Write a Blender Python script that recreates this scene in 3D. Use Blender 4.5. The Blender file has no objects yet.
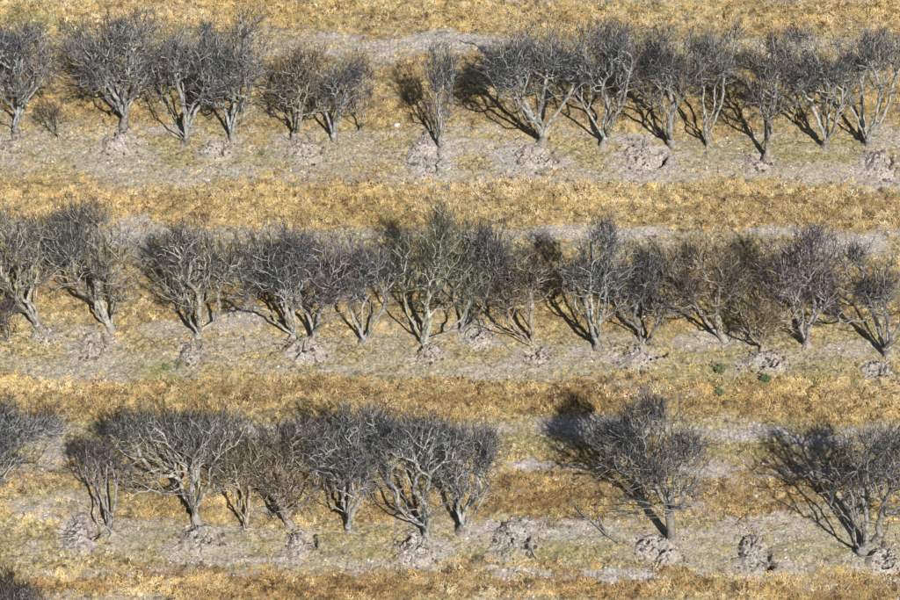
import bpy, math, random
import numpy as np
from mathutils import Vector

# ------------------------------------------------------------------ camera
sc = bpy.context.scene
PITCH = math.radians(47.0)
MPP = 0.033                    # metres per photo pixel at the middle of the frame
FPX = 2400.0                   # focal length in photo pixels (900 wide)
DIST = MPP * FPX
cam = bpy.data.cameras.new('camera')
cam.sensor_width = 36.0
cam.lens = FPX / 900.0 * 36.0
cam.clip_end = 3000.0
camo = bpy.data.objects.new('camera', cam)
sc.collection.objects.link(camo)
camo.location = (0, -DIST * math.cos(PITCH), DIST * math.sin(PITCH))
camo.rotation_euler = (math.pi / 2 - PITCH, 0, 0)
sc.camera = camo

# ------------------------------------------------------------------ light
SUN_EL = math.radians(47.0)
SUN_AZ = math.radians(21.0)    # to the right of straight behind the camera
sdir = Vector((math.sin(SUN_AZ) * math.cos(SUN_EL), -math.cos(SUN_AZ) * math.cos(SUN_EL), math.sin(SUN_EL)))
world = bpy.data.worlds.new('World'); sc.world = world; world.use_nodes = True
wn = world.node_tree; wn.nodes.clear()
sky = wn.nodes.new('ShaderNodeTexSky'); sky.sky_type = 'NISHITA'; sky.sun_disc = False
sky.sun_elevation = SUN_EL
sky.sun_rotation = math.atan2(sdir.x, sdir.y)
bg = wn.nodes.new('ShaderNodeBackground'); bg.inputs['Strength'].default_value = 0.05
wo = wn.nodes.new('ShaderNodeOutputWorld')
wn.links.new(sky.outputs[0], bg.inputs[0]); wn.links.new(bg.outputs[0], wo.inputs[0])
sl = bpy.data.lights.new('sun', 'SUN'); sl.energy = 5.0; sl.angle = math.radians(0.5); sl.color = (1.0, 0.965, 0.905)
so = bpy.data.objects.new('sun', sl); sc.collection.objects.link(so)
so.rotation_euler = sdir.to_track_quat('Z', 'Y').to_euler()
so.location = (10, -10, 40)
sc.view_settings.view_transform = 'Standard'
sc.view_settings.look = 'None'
sc.view_settings.exposure = 0.5
sc.view_settings.gamma = 1.0
sc.render.resolution_x = 1024; sc.render.resolution_y = 683

# ------------------------------------------------------------------ pixel <-> world
CP, SP = math.cos(PITCH), math.sin(PITCH)
CAM = np.array(camo.location)
def ray(px, py):
    u = (px - 450.0) / FPX; v = (300.0 - py) / FPX
    return np.array([u, CP + v * SP, -SP + v * CP])
def ground_at(px, py, z=0.0):
    d = ray(px, py); t = (z - CAM[2]) / d[2]
    return CAM + d * t
def plane_at(px, py, Y):                       # where the view ray meets the upright plane y = Y
    d = ray(px, py); t = (Y - CAM[1]) / d[1]
    return CAM + d * t
def to_px(x, y, z=0.0):
    X = x - CAM[0]; Y = y - CAM[1]; Z = z - CAM[2]
    dep = Y * CP - Z * SP; up = Y * SP + Z * CP
    return 450 + FPX * X / dep, 300 - FPX * up / dep

# ------------------------------------------------------------------ noise
def vnoise(x, y, seed=0):
    xi = np.floor(x).astype(np.int64); yi = np.floor(y).astype(np.int64)
    fx = x - xi; fy = y - yi
    fx = fx * fx * (3 - 2 * fx); fy = fy * fy * (3 - 2 * fy)
    def h(a, b):
        n = (a * 374761393 + b * 668265263 + seed * 1442695041) & 0xFFFFFFFF
        n = ((n ^ (n >> 13)) * 1274126177) & 0xFFFFFFFF
        n = ((n ^ (n >> 16)) * 2246822519) & 0xFFFFFFFF
        return ((n ^ (n >> 15)) & 0xFFFFFF) / float(0xFFFFFF)
    a = h(xi, yi); b = h(xi + 1, yi); c = h(xi, yi + 1); d = h(xi + 1, yi + 1)
    return (a + (b - a) * fx) * (1 - fy) + (c + (d - c) * fx) * fy
def fbm(x, y, f, seed=0, octv=4, gain=0.5):
    s = 0; amp = 1; tot = 0
    for k in range(octv):
        s = s + amp * vnoise(x * f + 17.3 * k, y * f - 9.1 * k, seed + k * 7)
        tot += amp; amp *= gain; f *= 2.03
    return s / tot
def sstep(a, b, x):
    t = np.clip((x - a) / (b - a), 0, 1); return t * t * (3 - 2 * t)

# ------------------------------------------------------------------ setting data (photo pixels -> ground)
# bare soil patches: cx, cy, rx, ry, strength
SOIL = [
 (400,45,95,11,.9),(385,62,30,16,.8),(650,62,40,8,.4),(800,48,60,9,.4),(250,50,60,9,.4),
 (150,128,70,9,.75),(110,165,80,14,.75),(225,170,75,10,.85),(160,178,70,9,.7),(310,160,40,12,.5),
 (425,160,24,24,1.),(465,143,40,7,.7),(500,130,50,8,.6),(530,155,34,18,1.),(640,150,36,26,.9),(610,135,40,8,.5),
 (690,175,50,9,.6),(790,172,60,8,.5),(850,178,70,10,.7),(885,140,20,14,.7),(880,165,22,20,.9),(440,182,40,8,.7),(560,178,60,7,.6),(300,182,40,6,.5),(20,165,30,9,.6),
 (620,233,80,8,.9),(780,232,100,8,.8),(860,240,50,12,.9),(440,232,50,7,.4),(300,228,60,6,.35),(35,228,30,10,.9),(140,232,22,18,.9),(240,234,50,7,.5),(690,2,240,4,.4),
 (95,345,40,20,.7),(40,336,20,9,.8),(170,330,50,12,.6),(190,352,20,22,.9),(235,320,30,14,.8),(260,345,40,12,.6),(310,355,40,14,.9),(385,345,40,12,.5),(430,356,30,12,.8),
 (480,340,26,14,.8),(535,360,30,12,.7),(470,372,50,9,.6),(600,352,34,9,.7),(640,360,34,16,.9),(690,345,34,9,.7),(765,366,34,14,.8),(720,338,34,8,.7),(840,352,40,9,.6),(875,372,30,14,.9),
 (80,375,50,9,.6),(340,370,40,10,.7),(580,372,50,8,.5),(680,390,50,8,.4),(640,384,40,5,.4),(30,360,30,12,.4),
 (560,428,75,9,1.),(640,425,50,8,.6),(745,432,80,11,1.),(810,440,40,8,1.),(130,420,50,12,.8),(45,428,22,14,1.),(55,450,16,14,.8),(260,432,60,9,.8),(225,425,40,8,.6),(160,425,40,10,.5),
 (540,466,50,7,1.),(585,468,40,6,.8),(715,470,60,10,.9),(780,474,50,7,.7),(330,425,60,7,.4),(900,440,40,9,.5),
 (40,510,24,14,.8),(75,505,40,12,.6),(80,535,22,26,1.),(120,540,26,12,.6),(200,545,40,18,.8),(215,560,34,8,.8),(270,510,40,8,.6),(300,550,24,16,.9),(290,562,30,6,.9),
 (370,565,60,7,.7),(415,552,26,20,.9),(400,524,40,8,.4),(485,532,26,9,.9),(545,532,40,9,1.),(515,542,26,18,.8),(520,572,46,8,1.),(585,535,30,9,.7),(620,574,50,9,1.),(655,550,36,22,.8),(690,500,20,20,.6),
 (690,540,26,16,.6),(770,532,60,12,.8),(755,555,22,22,.8),(795,571,22,9,.9),(840,540,40,10,.5),(880,560,32,18,.8),(740,575,60,9,.5),(830,585,60,8,.6),(890,580,20,12,.7),(30,548,20,10,.7),(150,530,40,10,.5),(140,596,50,5,.5),(40,598,40,6,.7),
]
# bands of straw across the picture: y centre, half height, strength of gold, strength of rust
BANDS = [(8,26,1.,.25),(205,24,1.,.35),(398,20,1.,.65),(584,17,1.,1.),(90,40,.55,.45),(292,42,.5,.45),(485,32,.6,.6),(-80,40,1,.4),(690,60,.7,.5)]
RUST = [(375,38,28,7,1.),(370,215,110,14,.6),(820,205,130,12,.5),(50,395,110,12,.7),(550,400,160,14,.8),(800,410,120,12,.7),(545,492,60,24,1.),(350,490,60,22,.8),(270,495,60,22,.7),(735,495,60,22,.7),(640,300,40,24,.7),(560,95,40,20,.6),(690,105,60,20,.6),(240,100,60,24,.5),(800,305,90,18,.5),(510,580,160,16,.9),(280,585,180,14,.9),(760,590,80,10,.7),(60,180,70,10,.5),(330,178,60,12,.5),(150,470,110,20,.5)]
GREEN = [(150,160,60,16,.5),(170,370,34,12,.8),(60,160,40,12,.5),(270,160,50,9,.5),(790,150,90,12,.4),(560,158,40,10,.4),(700,12,90,10,.25),(640,4,60,7,.5),(35,15,40,12,.6),(230,545,40,14,.6),(350,550,50,14,.6),(560,550,70,14,.6),(800,545,90,12,.6),(165,540,34,12,.6),(720,375,20,16,.6),(765,380,20,10,.6),(330,20,30,8,.3),(600,370,60,9,.4),(830,370,50,12,.4),(350,215,60,10,.2),(690,375,50,12,.4),(90,500,60,14,.4),(560,440,70,10,.5),(760,452,70,7,.5),(700,360,60,14,.3)]
TRACK = [(45,428,30,12,1.),(400,48,80,9,1.),(560,428,60,8,.8),(760,434,90,10,1.),(560,573,150,8,1.),(780,234,150,8,.8),(140,235,25,12,1.),(215,562,60,7,.8),(240,172,60,8,.6),(380,565,60,6,.8),(260,432,50,7,.8)]
def blobs(px, py, L, warp, soft=.4):
    o = np.zeros_like(px)
    for cx, cy, rx, ry, s in L:
        d = np.sqrt(((px - cx) / rx) ** 2 + ((py - cy) / ry) ** 2) + warp
        o = np.maximum(o, s * (1 - sstep(1 - soft, 1 + soft * .6, d)))
    return o
def zones(x, y):
    px, py = to_px(x, y)
    w1 = (fbm(x * .55, y * 1.2, .8, 3) - .5) * 2.1 + (fbm(x * .6, y * 1.3, 4.0, 5, 3) - .5) * 1.1
    yy = py + (fbm(x, y, .35, 11) - .5) * 26
    gold = np.zeros_like(px); rust = np.zeros_like(px)
    for cy, hh, g, r in BANDS:
        k = 1 - sstep(.6, 1.3, np.abs(yy - cy) / hh + (fbm(x, y, 2.5, 21, 3) - .5) * .8)
        gold = np.maximum(gold, k * g)
        rust = np.maximum(rust, k * r * sstep(.36, .56, fbm(x * .5, y * 1.5, .9, 31)))
    rust = np.maximum(rust, blobs(px, py, RUST, w1) * sstep(.3, .55, fbm(x * .6, y * 1.3, 1.7, 33)))
    soil = blobs(px, py, SOIL, w1)
    soil = np.maximum(soil, .4 * sstep(.54, .66, fbm(x * .6, y * 1.8, .9, 41)) * (1 - .8 * gold))
    green = blobs(px, py, GREEN, w1)
    soil = soil * (1 - .35 * green)
    return gold, rust, soil, green

# dug-up soil mounds: px, py, radius x px, radius y px, height m, pit (dx,dy in radii, size) , label
MOUNDS = [
 (121,143,17,15,.42,(-.45,.55,.34),'pinkish soil mound directly below the tall forked tree at upper left'),
 (216,151,18,11,.28,(.1,-.1,.35),'low crumbly soil heap left of the tree with three bright limbs, top row'),
 (303,153,18,12,.34,(.55,.0,.36),'soil heap with dark hollow below the squat tree, top row'),
 (422,158,15,20,.26,(.6,-.1,.42),'long pale soil patch left of the lone slender tree, top row'),
 (532,157,22,15,.36,(.45,-.1,.4),'cloddy soil heap under the widest tree in the top row'),
 (641,157,20,17,.34,(.55,-.15,.42),'soil mound with dark burrow between two trees, right half of top row'),
 (757,163,15,11,.3,(.2,.3,.4),'small soil heap at foot of the right-leaning tree, top row'),
 (879,165,16,16,.38,(.35,.1,.45),'rounded soil mound with dark hollow at the right end of top row'),
 (2,150,9,9,.3,(.0,.1,.4),'soil heap cut off by the left picture edge, top row'),
 (45,336,15,8,.26,(-.2,.1,.3),'small soil heap at foot of leftmost tree, middle row'),
 (90,344,13,16,.24,(.5,.2,.38),'soil heap with twig litter below twin-stemmed tree, middle row'),
 (191,356,12,16,.24,(.3,.5,.25),'pale smooth soil heap below the wide vase tree, middle row'),
 (305,353,22,13,.34,(-.2,.1,.3),'broad cloddy heap under the pair of joined trees, middle row'),
 (430,354,14,9,.26,(-.4,.2,.3),'soil heap below the greenish tree, middle row'),
 (476,339,14,11,.28,(-.1,.2,.3),'loose soil heap right of the greenish tree, middle row'),
 (537,357,13,7,.22,(-.3,.2,.35),'low dark-edged soil heap below the tree with low curved limbs, middle row'),
 (641,358,22,13,.32,(.4,.1,.38),'ragged soil heap below the dark spreading tree, middle row'),
 (765,364,19,11,.3,(.1,.1,.3),'pinkish soil heap below the low bushy tree, middle row'),
 (877,373,17,10,.28,(.1,-.1,.38),'soil heap below the last tree of middle row, right edge'),
 (79,537,14,19,.36,(.7,.35,.34),'big pale soil mound beside the small leaning tree, bottom row'),
 (200,541,19,13,.32,(.5,.1,.3),'soil heap under the wide round tree at left of bottom row'),
 (300,546,13,14,.34,(.5,.2,.42),'soil mound with dark hollow between two trees, bottom row'),
 (412,550,16,15,.34,(-.3,.4,.25),'pale rounded soil mound left of the fan-shaped tree, bottom row'),
 (513,543,17,15,.36,(.45,.0,.38),'soil mound with root stubs in the gap of bottom row'),
 (657,551,22,14,.36,(.1,-.1,.4),'wide crumbly heap under the tree with lying pale branches'),
 (754,556,15,17,.42,(.5,.0,.4),'tall soil mound with dark hollow standing alone, lower right'),
 (884,562,19,12,.34,(.0,-.1,.4),'soil heap at foot of the last tree, bottom right corner'),
]
SOIL += [(450,177,620,6,.55),(450,430,620,6,.6),(450,574,620,5,.6),(450,234,620,5,.5),(450,44,620,5,.5),(450,470,620,4,.4),(450,150,620,4,.3),(450,362,620,4,.35),(450,545,620,4,.35)]
SOIL += [(m[0], m[1] + 2, m[2] * 1.4, m[3] * 1.25, .7) for m in MOUNDS]
MG = [(ground_at(m[0], m[1]), m[2] * MPP, m[3] * MPP / SP) for m in MOUNDS]

def pit_d(U, W, x, y, m):
    pdx, pdy, ps = m[5]; ps = ps * 1.5
    return np.sqrt((U - pdx) ** 2 + (W - pdy) ** 2) / ps + (fbm(x, y, 2.6, 77, 3) - .5) * 1.6
def height(x, y, z=None):
    gold, rust, soil, green = zones(x, y) if z is None else z
    h = (fbm(x, y, .25, 51) - .5) * .22
    lump = fbm(x, y, 2.6, 61, 3, .55) - .5
    h = h + lump * (.16 + .22 * np.maximum(gold, rust)) * (1 - .75 * soil)
    h = h + (fbm(x, y, 7.0, 67, 2) - .5) * (.08 + .03 * soil)
    for m, (c, a, b) in zip(MOUNDS, MG):
        near = (np.abs(x - c[0]) < a * 1.5) & (np.abs(y - c[1]) < b * 1.5)
        if near.any():
            d = pit_d((x[near] - c[0]) / a, (y[near] - c[1]) / b, x[near], y[near], m)
            h[near] -= .6 * (1 - sstep(.7, 1.15, d))
    return h

# ------------------------------------------------------------------ materials
def mat(name, rough=.9):
    m = bpy.data.materials.new(name); m.use_nodes = True
    nt = m.node_tree; b = nt.nodes['Principled BSDF']
    b.inputs['Roughness'].default_value = rough
    b.inputs['Specular IOR Level'].default_value = .15
    return m, nt, b
def N(nt, t, **kw):
    n = nt.nodes.new(t)
    for k, v in kw.items(): setattr(n, k, v)
    return n
def noise(nt, scale, detail=4, rough=.6, vec=None):
    n = N(nt, 'ShaderNodeTexNoise'); n.inputs['Scale'].default_value = scale
    n.inputs['Detail'].default_value = detail; n.inputs['Roughness'].default_value = rough
    if vec is not None: nt.links.new(vec, n.inputs['Vector'])
    return n.outputs['Fac']
def ramp(nt, fac, stops):
    r = N(nt, 'ShaderNodeValToRGB'); e = r.color_ramp.elements
    while len(e) < len(stops): e.new(.5)
    for i, (p, c) in enumerate(stops):
        e[i].position = p; e[i].color = (*c, 1)
    nt.links.new(fac, r.inputs[0]); return r.outputs[0]
def mix(nt, fac, a, b, mode='MIX'):
    m = N(nt, 'ShaderNodeMix', data_type='RGBA', blend_type=mode)
    for s, v in ((m.inputs[0], fac), (m.inputs[6], a), (m.inputs[7], b)):
        if hasattr(v, 'is_linked'): nt.links.new(v, s)
        elif isinstance(v, (int, float)): s.default_value = v
        else: s.default_value = (*v, 1)
    return m.outputs[2]
def wpos(nt): return N(nt, 'ShaderNodeNewGeometry').outputs['Position']
def attr(nt, name, typ='GEOMETRY'):
    a = N(nt, 'ShaderNodeAttribute'); a.attribute_name = name; a.attribute_type = typ; return a

SOILC = [(.25, (.29, .255, .23)), (.5, (.43, .395, .37)), (.75, (.54, .51, .485))]
def make_ground_mat():
    m, nt, b = mat('dry_ground', .95)
    P = wpos(nt)
    soil = ramp(nt, noise(nt, 3.0, 8, .7, P), SOILC)
    soil = mix(nt, ramp(nt, noise(nt, 22, 3, .6, P), [(.42, (0, 0, 0)), (.62, (.55,) * 3)]), soil, (.22, .18, .14))
    straw = ramp(nt, noise(nt, 9, 8, .75, P), [(.3, (.1, .072, .036)), (.5, (.26, .2, .1)), (.68, (.44, .36, .21))])  # straw and thin are darkened to paint shade into gaps between tufts
    thin = ramp(nt, noise(nt, 8, 8, .75, P), [(.36, (.085, .07, .04)), (.5, (.29, .24, .13)), (.64, (.5, .43, .26))])
    c = mix(nt, attr(nt, 'gold').outputs['Fac'], thin, straw)
    rustc = ramp(nt, noise(nt, 9, 8, .75, P), [(.32, (.07, .043, .02)), (.52, (.2, .125, .055)), (.7, (.34, .24, .115))])
    c = mix(nt, attr(nt, 'rust').outputs['Fac'], c, rustc)
    grc = ramp(nt, noise(nt, 9, 8, .75, P), [(.32, (.12, .12, .05)), (.52, (.25, .24, .11)), (.7, (.36, .33, .17))])
    c = mix(nt, attr(nt, 'green').outputs['Fac'], c, grc)
    c = mix(nt, attr(nt, 'soil').outputs['Fac'], c, soil)
    c = mix(nt, 1.0, c, ramp(nt, noise(nt, 15, 4, .8, P), [(.38, (.5, .48, .45)), (.5, (.97, .97, .97)), (.62, (1.3, 1.29, 1.27))]), 'MULTIPLY')
    nt.links.new(c, b.inputs['Base Color'])
    sx = N(nt, 'ShaderNodeSeparateXYZ'); nt.links.new(P, sx.inputs[0])
    def mth(op, a, v):
        q = N(nt, 'ShaderNodeMath', operation=op)
        for i_, w in enumerate((a, v)):
            if w is None: continue
            if hasattr(w, 'is_linked'): nt.links.new(w, q.inputs[i_])
            else: q.inputs[i_].default_value = w
        return q.outputs[0]
    lug = mth('SINE', mth('ADD', mth('MULTIPLY', sx.outputs[0], 2 * math.pi / .15), mth('MULTIPLY', noise(nt, 1.5, 2, .5, P), 8.0)), None)
    lug = mth('MULTIPLY', mth('MULTIPLY', lug, attr(nt, 'track').outputs['Fac']), .3)
    bp = N(nt, 'ShaderNodeBump'); bp.inputs['Strength'].default_value = .9; bp.inputs['Distance'].default_value = .05
    nt.links.new(mth('ADD', noise(nt, 20, 5, .75, P), lug), bp.inputs['Height']); nt.links.new(bp.outputs[0], b.inputs['Normal'])
    return m
def make_soil_mat():
    m, nt, b = mat('dug_soil', .95); P = wpos(nt)
    s = ramp(nt, noise(nt, 4.0, 8, .7, P), [(.25, (.22, .19, .165)), (.5, (.40, .36, .33)), (.75, (.53, .49, .455))])
    s = mix(nt, ramp(nt, noise(nt, 18, 3, .6, P), [(.46, (0, 0, 0)), (.6, (.85,) * 3)]), s, (.11, .09, .075))
    nt.links.new(s, b.inputs['Base Color'])
    bp = N(nt, 'ShaderNodeBump'); bp.inputs['Strength'].default_value = .8; bp.inputs['Distance'].default_value = .05
    nt.links.new(noise(nt, 20, 5, .7, P), bp.inputs['Height']); nt.links.new(bp.outputs[0], b.inputs['Normal'])
    return m
def make_bark(name, light, dark, lichen, k):
    m, nt, b = mat(name, .9); P = wpos(nt)
    c = ramp(nt, noise(nt, 7, 6, .7, P), [(.38, dark), (.53, light), (.75, tuple(min(1, v * 1.15) for v in light))])
    f = ramp(nt, noise(nt, 2.2, 4, .6, P), [(.45, (0, 0, 0)), (.62, (k,) * 3)])
    c = mix(nt, f, c, lichen)
    nt.links.new(c, b.inputs['Base Color'])
    bp = N(nt, 'ShaderNodeBump'); bp.inputs['Strength'].default_value = .6; bp.inputs['Distance'].default_value = .02
    nt.links.new(noise(nt, 30, 4, .7, P), bp.inputs['Height']); nt.links.new(bp.outputs[0], b.inputs['Normal'])
    return m
def make_twig(name, a, c2):
    m, nt, b = mat(name, .85); P = wpos(nt)
    g = N(nt, 'ShaderNodeNewGeometry')
    a = tuple(v * .85 for v in a); dk = tuple(v * .5 for v in a)  # dark twig tones put the crown's inner shade into the colour
    c = ramp(nt, g.outputs['Random Per Island'], [(.0, dk), (.5, a), (.82, c2), (1., tuple(v * 1.25 for v in c2))])
    c = mix(nt, ramp(nt, noise(nt, 1.6, 4, .7, P), [(.45, (0, 0, 0)), (.62, (.7,) * 3)]), c, a)
    nt.links.new(c, b.inputs['Base Color']); return m
M_GROUND = make_ground_mat(); M_SOIL = make_soil_mat()
def make_clod():
    m, nt, b = mat('soil_clod', .95)
    nt.links.new(ramp(nt, N(nt, 'ShaderNodeNewGeometry').outputs['Random Per Island'], [(0, (.05, .042, .036)), (.5, (.15, .125, .105)), (1, (.38, .335, .29))]), b.inputs['Base Color']); return m
M_CLOD = make_clod()
BARK = {
 'grey':   make_bark('grey_bark', (.345, .335, .32), (.075, .115, .11), (.36, .345, .29), .4),
 'yellow': make_bark('lichen_bark', (.38, .36, .32), (.11, .12, .1), (.38, .355, .27), .5),
 'green':  make_bark('greenish_bark', (.40, .395, .35), (.12, .117, .1), (.3, .31, .2), .6),
 'purple': make_bark('purplish_bark', (.35, .32, .315), (.1, .105, .11), (.3, .27, .23), .4),
 'brown':  make_bark('brown_bark', (.33, .295, .255), (.1, .095, .08), (.3, .25, .17), .5),
 'dark':   make_bark('dark_bark', (.27, .26, .25), (.07, .075, .072), (.28, .25, .19), .4),
}
TRUNK = make_bark('trunk_bark', (.245, .215, .19), (.07, .06, .05), (.32, .295, .255), .5)
BARK['tan'] = make_bark('tan_bark', (.42, .37, .29), (.13, .105, .075), (.38, .33, .2), .5)
TWIG = {
 'tan': make_twig('tan_twigs', (.12, .095, .062), (.38, .315, .21)),
 'grey':   make_twig('grey_twigs', (.056, .058, .066), (.29, .29, .295)),
 'yellow': make_twig('lichen_twigs', (.07, .068, .062), (.31, .3, .27)),
 'green':  make_twig('greenish_twigs', (.07, .076, .052), (.25, .262, .175)),
 'purple': make_twig('purplish_twigs', (.068, .056, .062), (.24, .21, .22)),
 'brown':  make_twig('brown_twigs', (.068, .055, .044), (.25, .21, .17)),
 'dark':   make_twig('dark_twigs', (.038, .04, .046), (.2, .2, .208)),
}

# ------------------------------------------------------------------ helpers
def mesh_np(name, V, F4=None, F3=None, smooth=False):
    me = bpy.data.meshes.new(name)
    V = np.asarray(V, dtype=np.float32)
    loops = []; starts = []; tot = []; pos = 0
    for F, k in ((F4, 4), (F3, 3)):
        if F is None or len(F) == 0: continue
        F = np.asarray(F, dtype=np.int32)
        loops.append(F.ravel()); starts.append(pos + np.arange(len(F)) * k); pos += F.size
    L = np.concatenate(loops); S = np.concatenate(starts)
    me.vertices.add(len(V)); me.vertices.foreach_set('co', V.ravel())
    me.loops.add(len(L)); me.loops.foreach_set('vertex_index', L.astype(np.int32))
    me.polygons.add(len(S)); me.polygons.foreach_set('loop_start', S.astype(np.int32))
    me.update(calc_edges=True); me.validate()
    me.polygons.foreach_set('use_smooth', np.full(len(me.polygons), smooth)); me.update()
    return me
def link(name, data, parent=None, material=None):
    o = bpy.data.objects.new(name, data); sc.collection.objects.link(o)
    if material: data.materials.append(material)
    if parent: o.parent = parent
    return o
def tag(o, label, cat, group=None, kind=None):
    o['label'] = label; o['category'] = cat
    if group: o['group'] = group
    if kind: o['kind'] = kind
def frames(d):
    ref = np.tile(np.array([0.05, 1.0, 0.02]), (len(d), 1))
    par = np.abs((d * ref).sum(1)) > .95
    ref[par] = (1, 0, 0)
    u = np.cross(d, ref); u /= np.linalg.norm(u, axis=1, keepdims=True) + 1e-9
    return u, np.cross(d, u)
def frusta(P0, P1, R0, R1, D0, D1, k):
    """tapered k-sided pieces, rings square to D0 / D1"""
    n = len(P0); a = np.arange(k) * 2 * math.pi / k
    ca, sa = np.cos(a)[None, :, None], np.sin(a)[None, :, None]
    u0, v0 = frames(D0); u1, v1 = frames(D1)
    A = P0[:, None] + R0[:, None, None] * (u0[:, None] * ca + v0[:, None] * sa)
    B = P1[:, None] + R1[:, None, None] * (u1[:, None] * ca + v1[:, None] * sa)
    V = np.concatenate([A, B], 1).reshape(-1, 3)
    i = np.arange(k); j = (i + 1) % k
    f = np.stack([i, j, j + k, i + k], 1)[None] + (np.arange(n) * 2 * k)[:, None, None]
    return V, f.reshape(-1, 4)
class Acc:
    def __init__(s): s.V = []; s.F = []; s.n = 0
    def add(s, V, F):
        s.V.append(V); s.F.append(F + s.n); s.n += len(V)
    def mesh(s, name, smooth=True):
        return mesh_np(name, np.concatenate(s.V), np.concatenate(s.F), None, smooth)
def tube(acc, pts, radii, k=5):
    pts = np.asarray(pts, float); radii = np.asarray(radii, float)
    d = np.gradient(pts, axis=0); d /= np.linalg.norm(d, axis=1, keepdims=True) + 1e-9
    V, F = frusta(pts[:-1], pts[1:], radii[:-1], radii[1:], d[:-1], d[1:], k); acc.add(V, F)

# ------------------------------------------------------------------ ground
def axis(lo, hi, step):
    fine = np.arange(lo, hi + step * .5, step)
    out = []; s = step; p = hi
    while p < hi + 700: s *= 1.35; p += s; out.append(p)
    outl = []; s = step; p = lo
    while p > lo - 700: s *= 1.35; p -= s; outl.append(p)
    return np.concatenate([np.array(outl[::-1]), fine, np.array(out)])
def build_ground():
    xs = axis(-17.5, 17.5, .062); ys = axis(-15.5, 16.5, .062)
    X, Y = np.meshgrid(xs, ys); sh = X.shape; X = X.ravel(); Y = Y.ravel()
    far = (np.abs(X) > 40) | (np.abs(Y) > 40)
    Z = zones(np.clip(X, -40, 40), np.clip(Y, -40, 40))
    H = height(X, Y, Z); H[far] = 0
    idx = np.arange(len(X)).reshape(sh)
    F = np.stack([idx[:-1, :-1], idx[:-1, 1:], idx[1:, 1:], idx[1:, :-1]], -1).reshape(-1, 4)
    me = mesh_np('ground', np.stack([X, Y, H], 1), F, None, True)
    for nm, a in zip(('gold', 'rust', 'soil', 'green'), Z):
        at = me.attributes.new(nm, 'FLOAT', 'POINT'); at.data.foreach_set('value', a.astype(np.float32))
    tx, ty = to_px(X, Y)
    tr = blobs(tx, ty, TRACK, (fbm(X, Y, .9, 3) - .5) * 1.2); at = me.attributes.new('track', 'FLOAT', 'POINT'); at.data.foreach_set('value', tr.astype(np.float32))
    o = link('ground', me, None, M_GROUND); o['kind'] = 'structure'
build_ground()
_hx = np.arange(-19, 19, .07); _hy = np.arange(-22, 18, .07)
_HG = height(*[a.ravel() for a in np.meshgrid(_hx, _hy)]).reshape(len(_hy), len(_hx))
def gzv(x, y):
    fx = np.clip((np.asarray(x, float) + 19) / .07, 0, len(_hx) - 2.01); fy = np.clip((np.asarray(y, float) + 22) / .07, 0, len(_hy) - 2.01)
    i = fx.astype(int); j = fy.astype(int); u = fx - i; v = fy - j
    return (_HG[j, i] * (1 - u) + _HG[j, i + 1] * u) * (1 - v) + (_HG[j + 1, i] * (1 - u) + _HG[j + 1, i + 1] * u) * v
def gz(x, y): return float(gzv(x, y))

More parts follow.
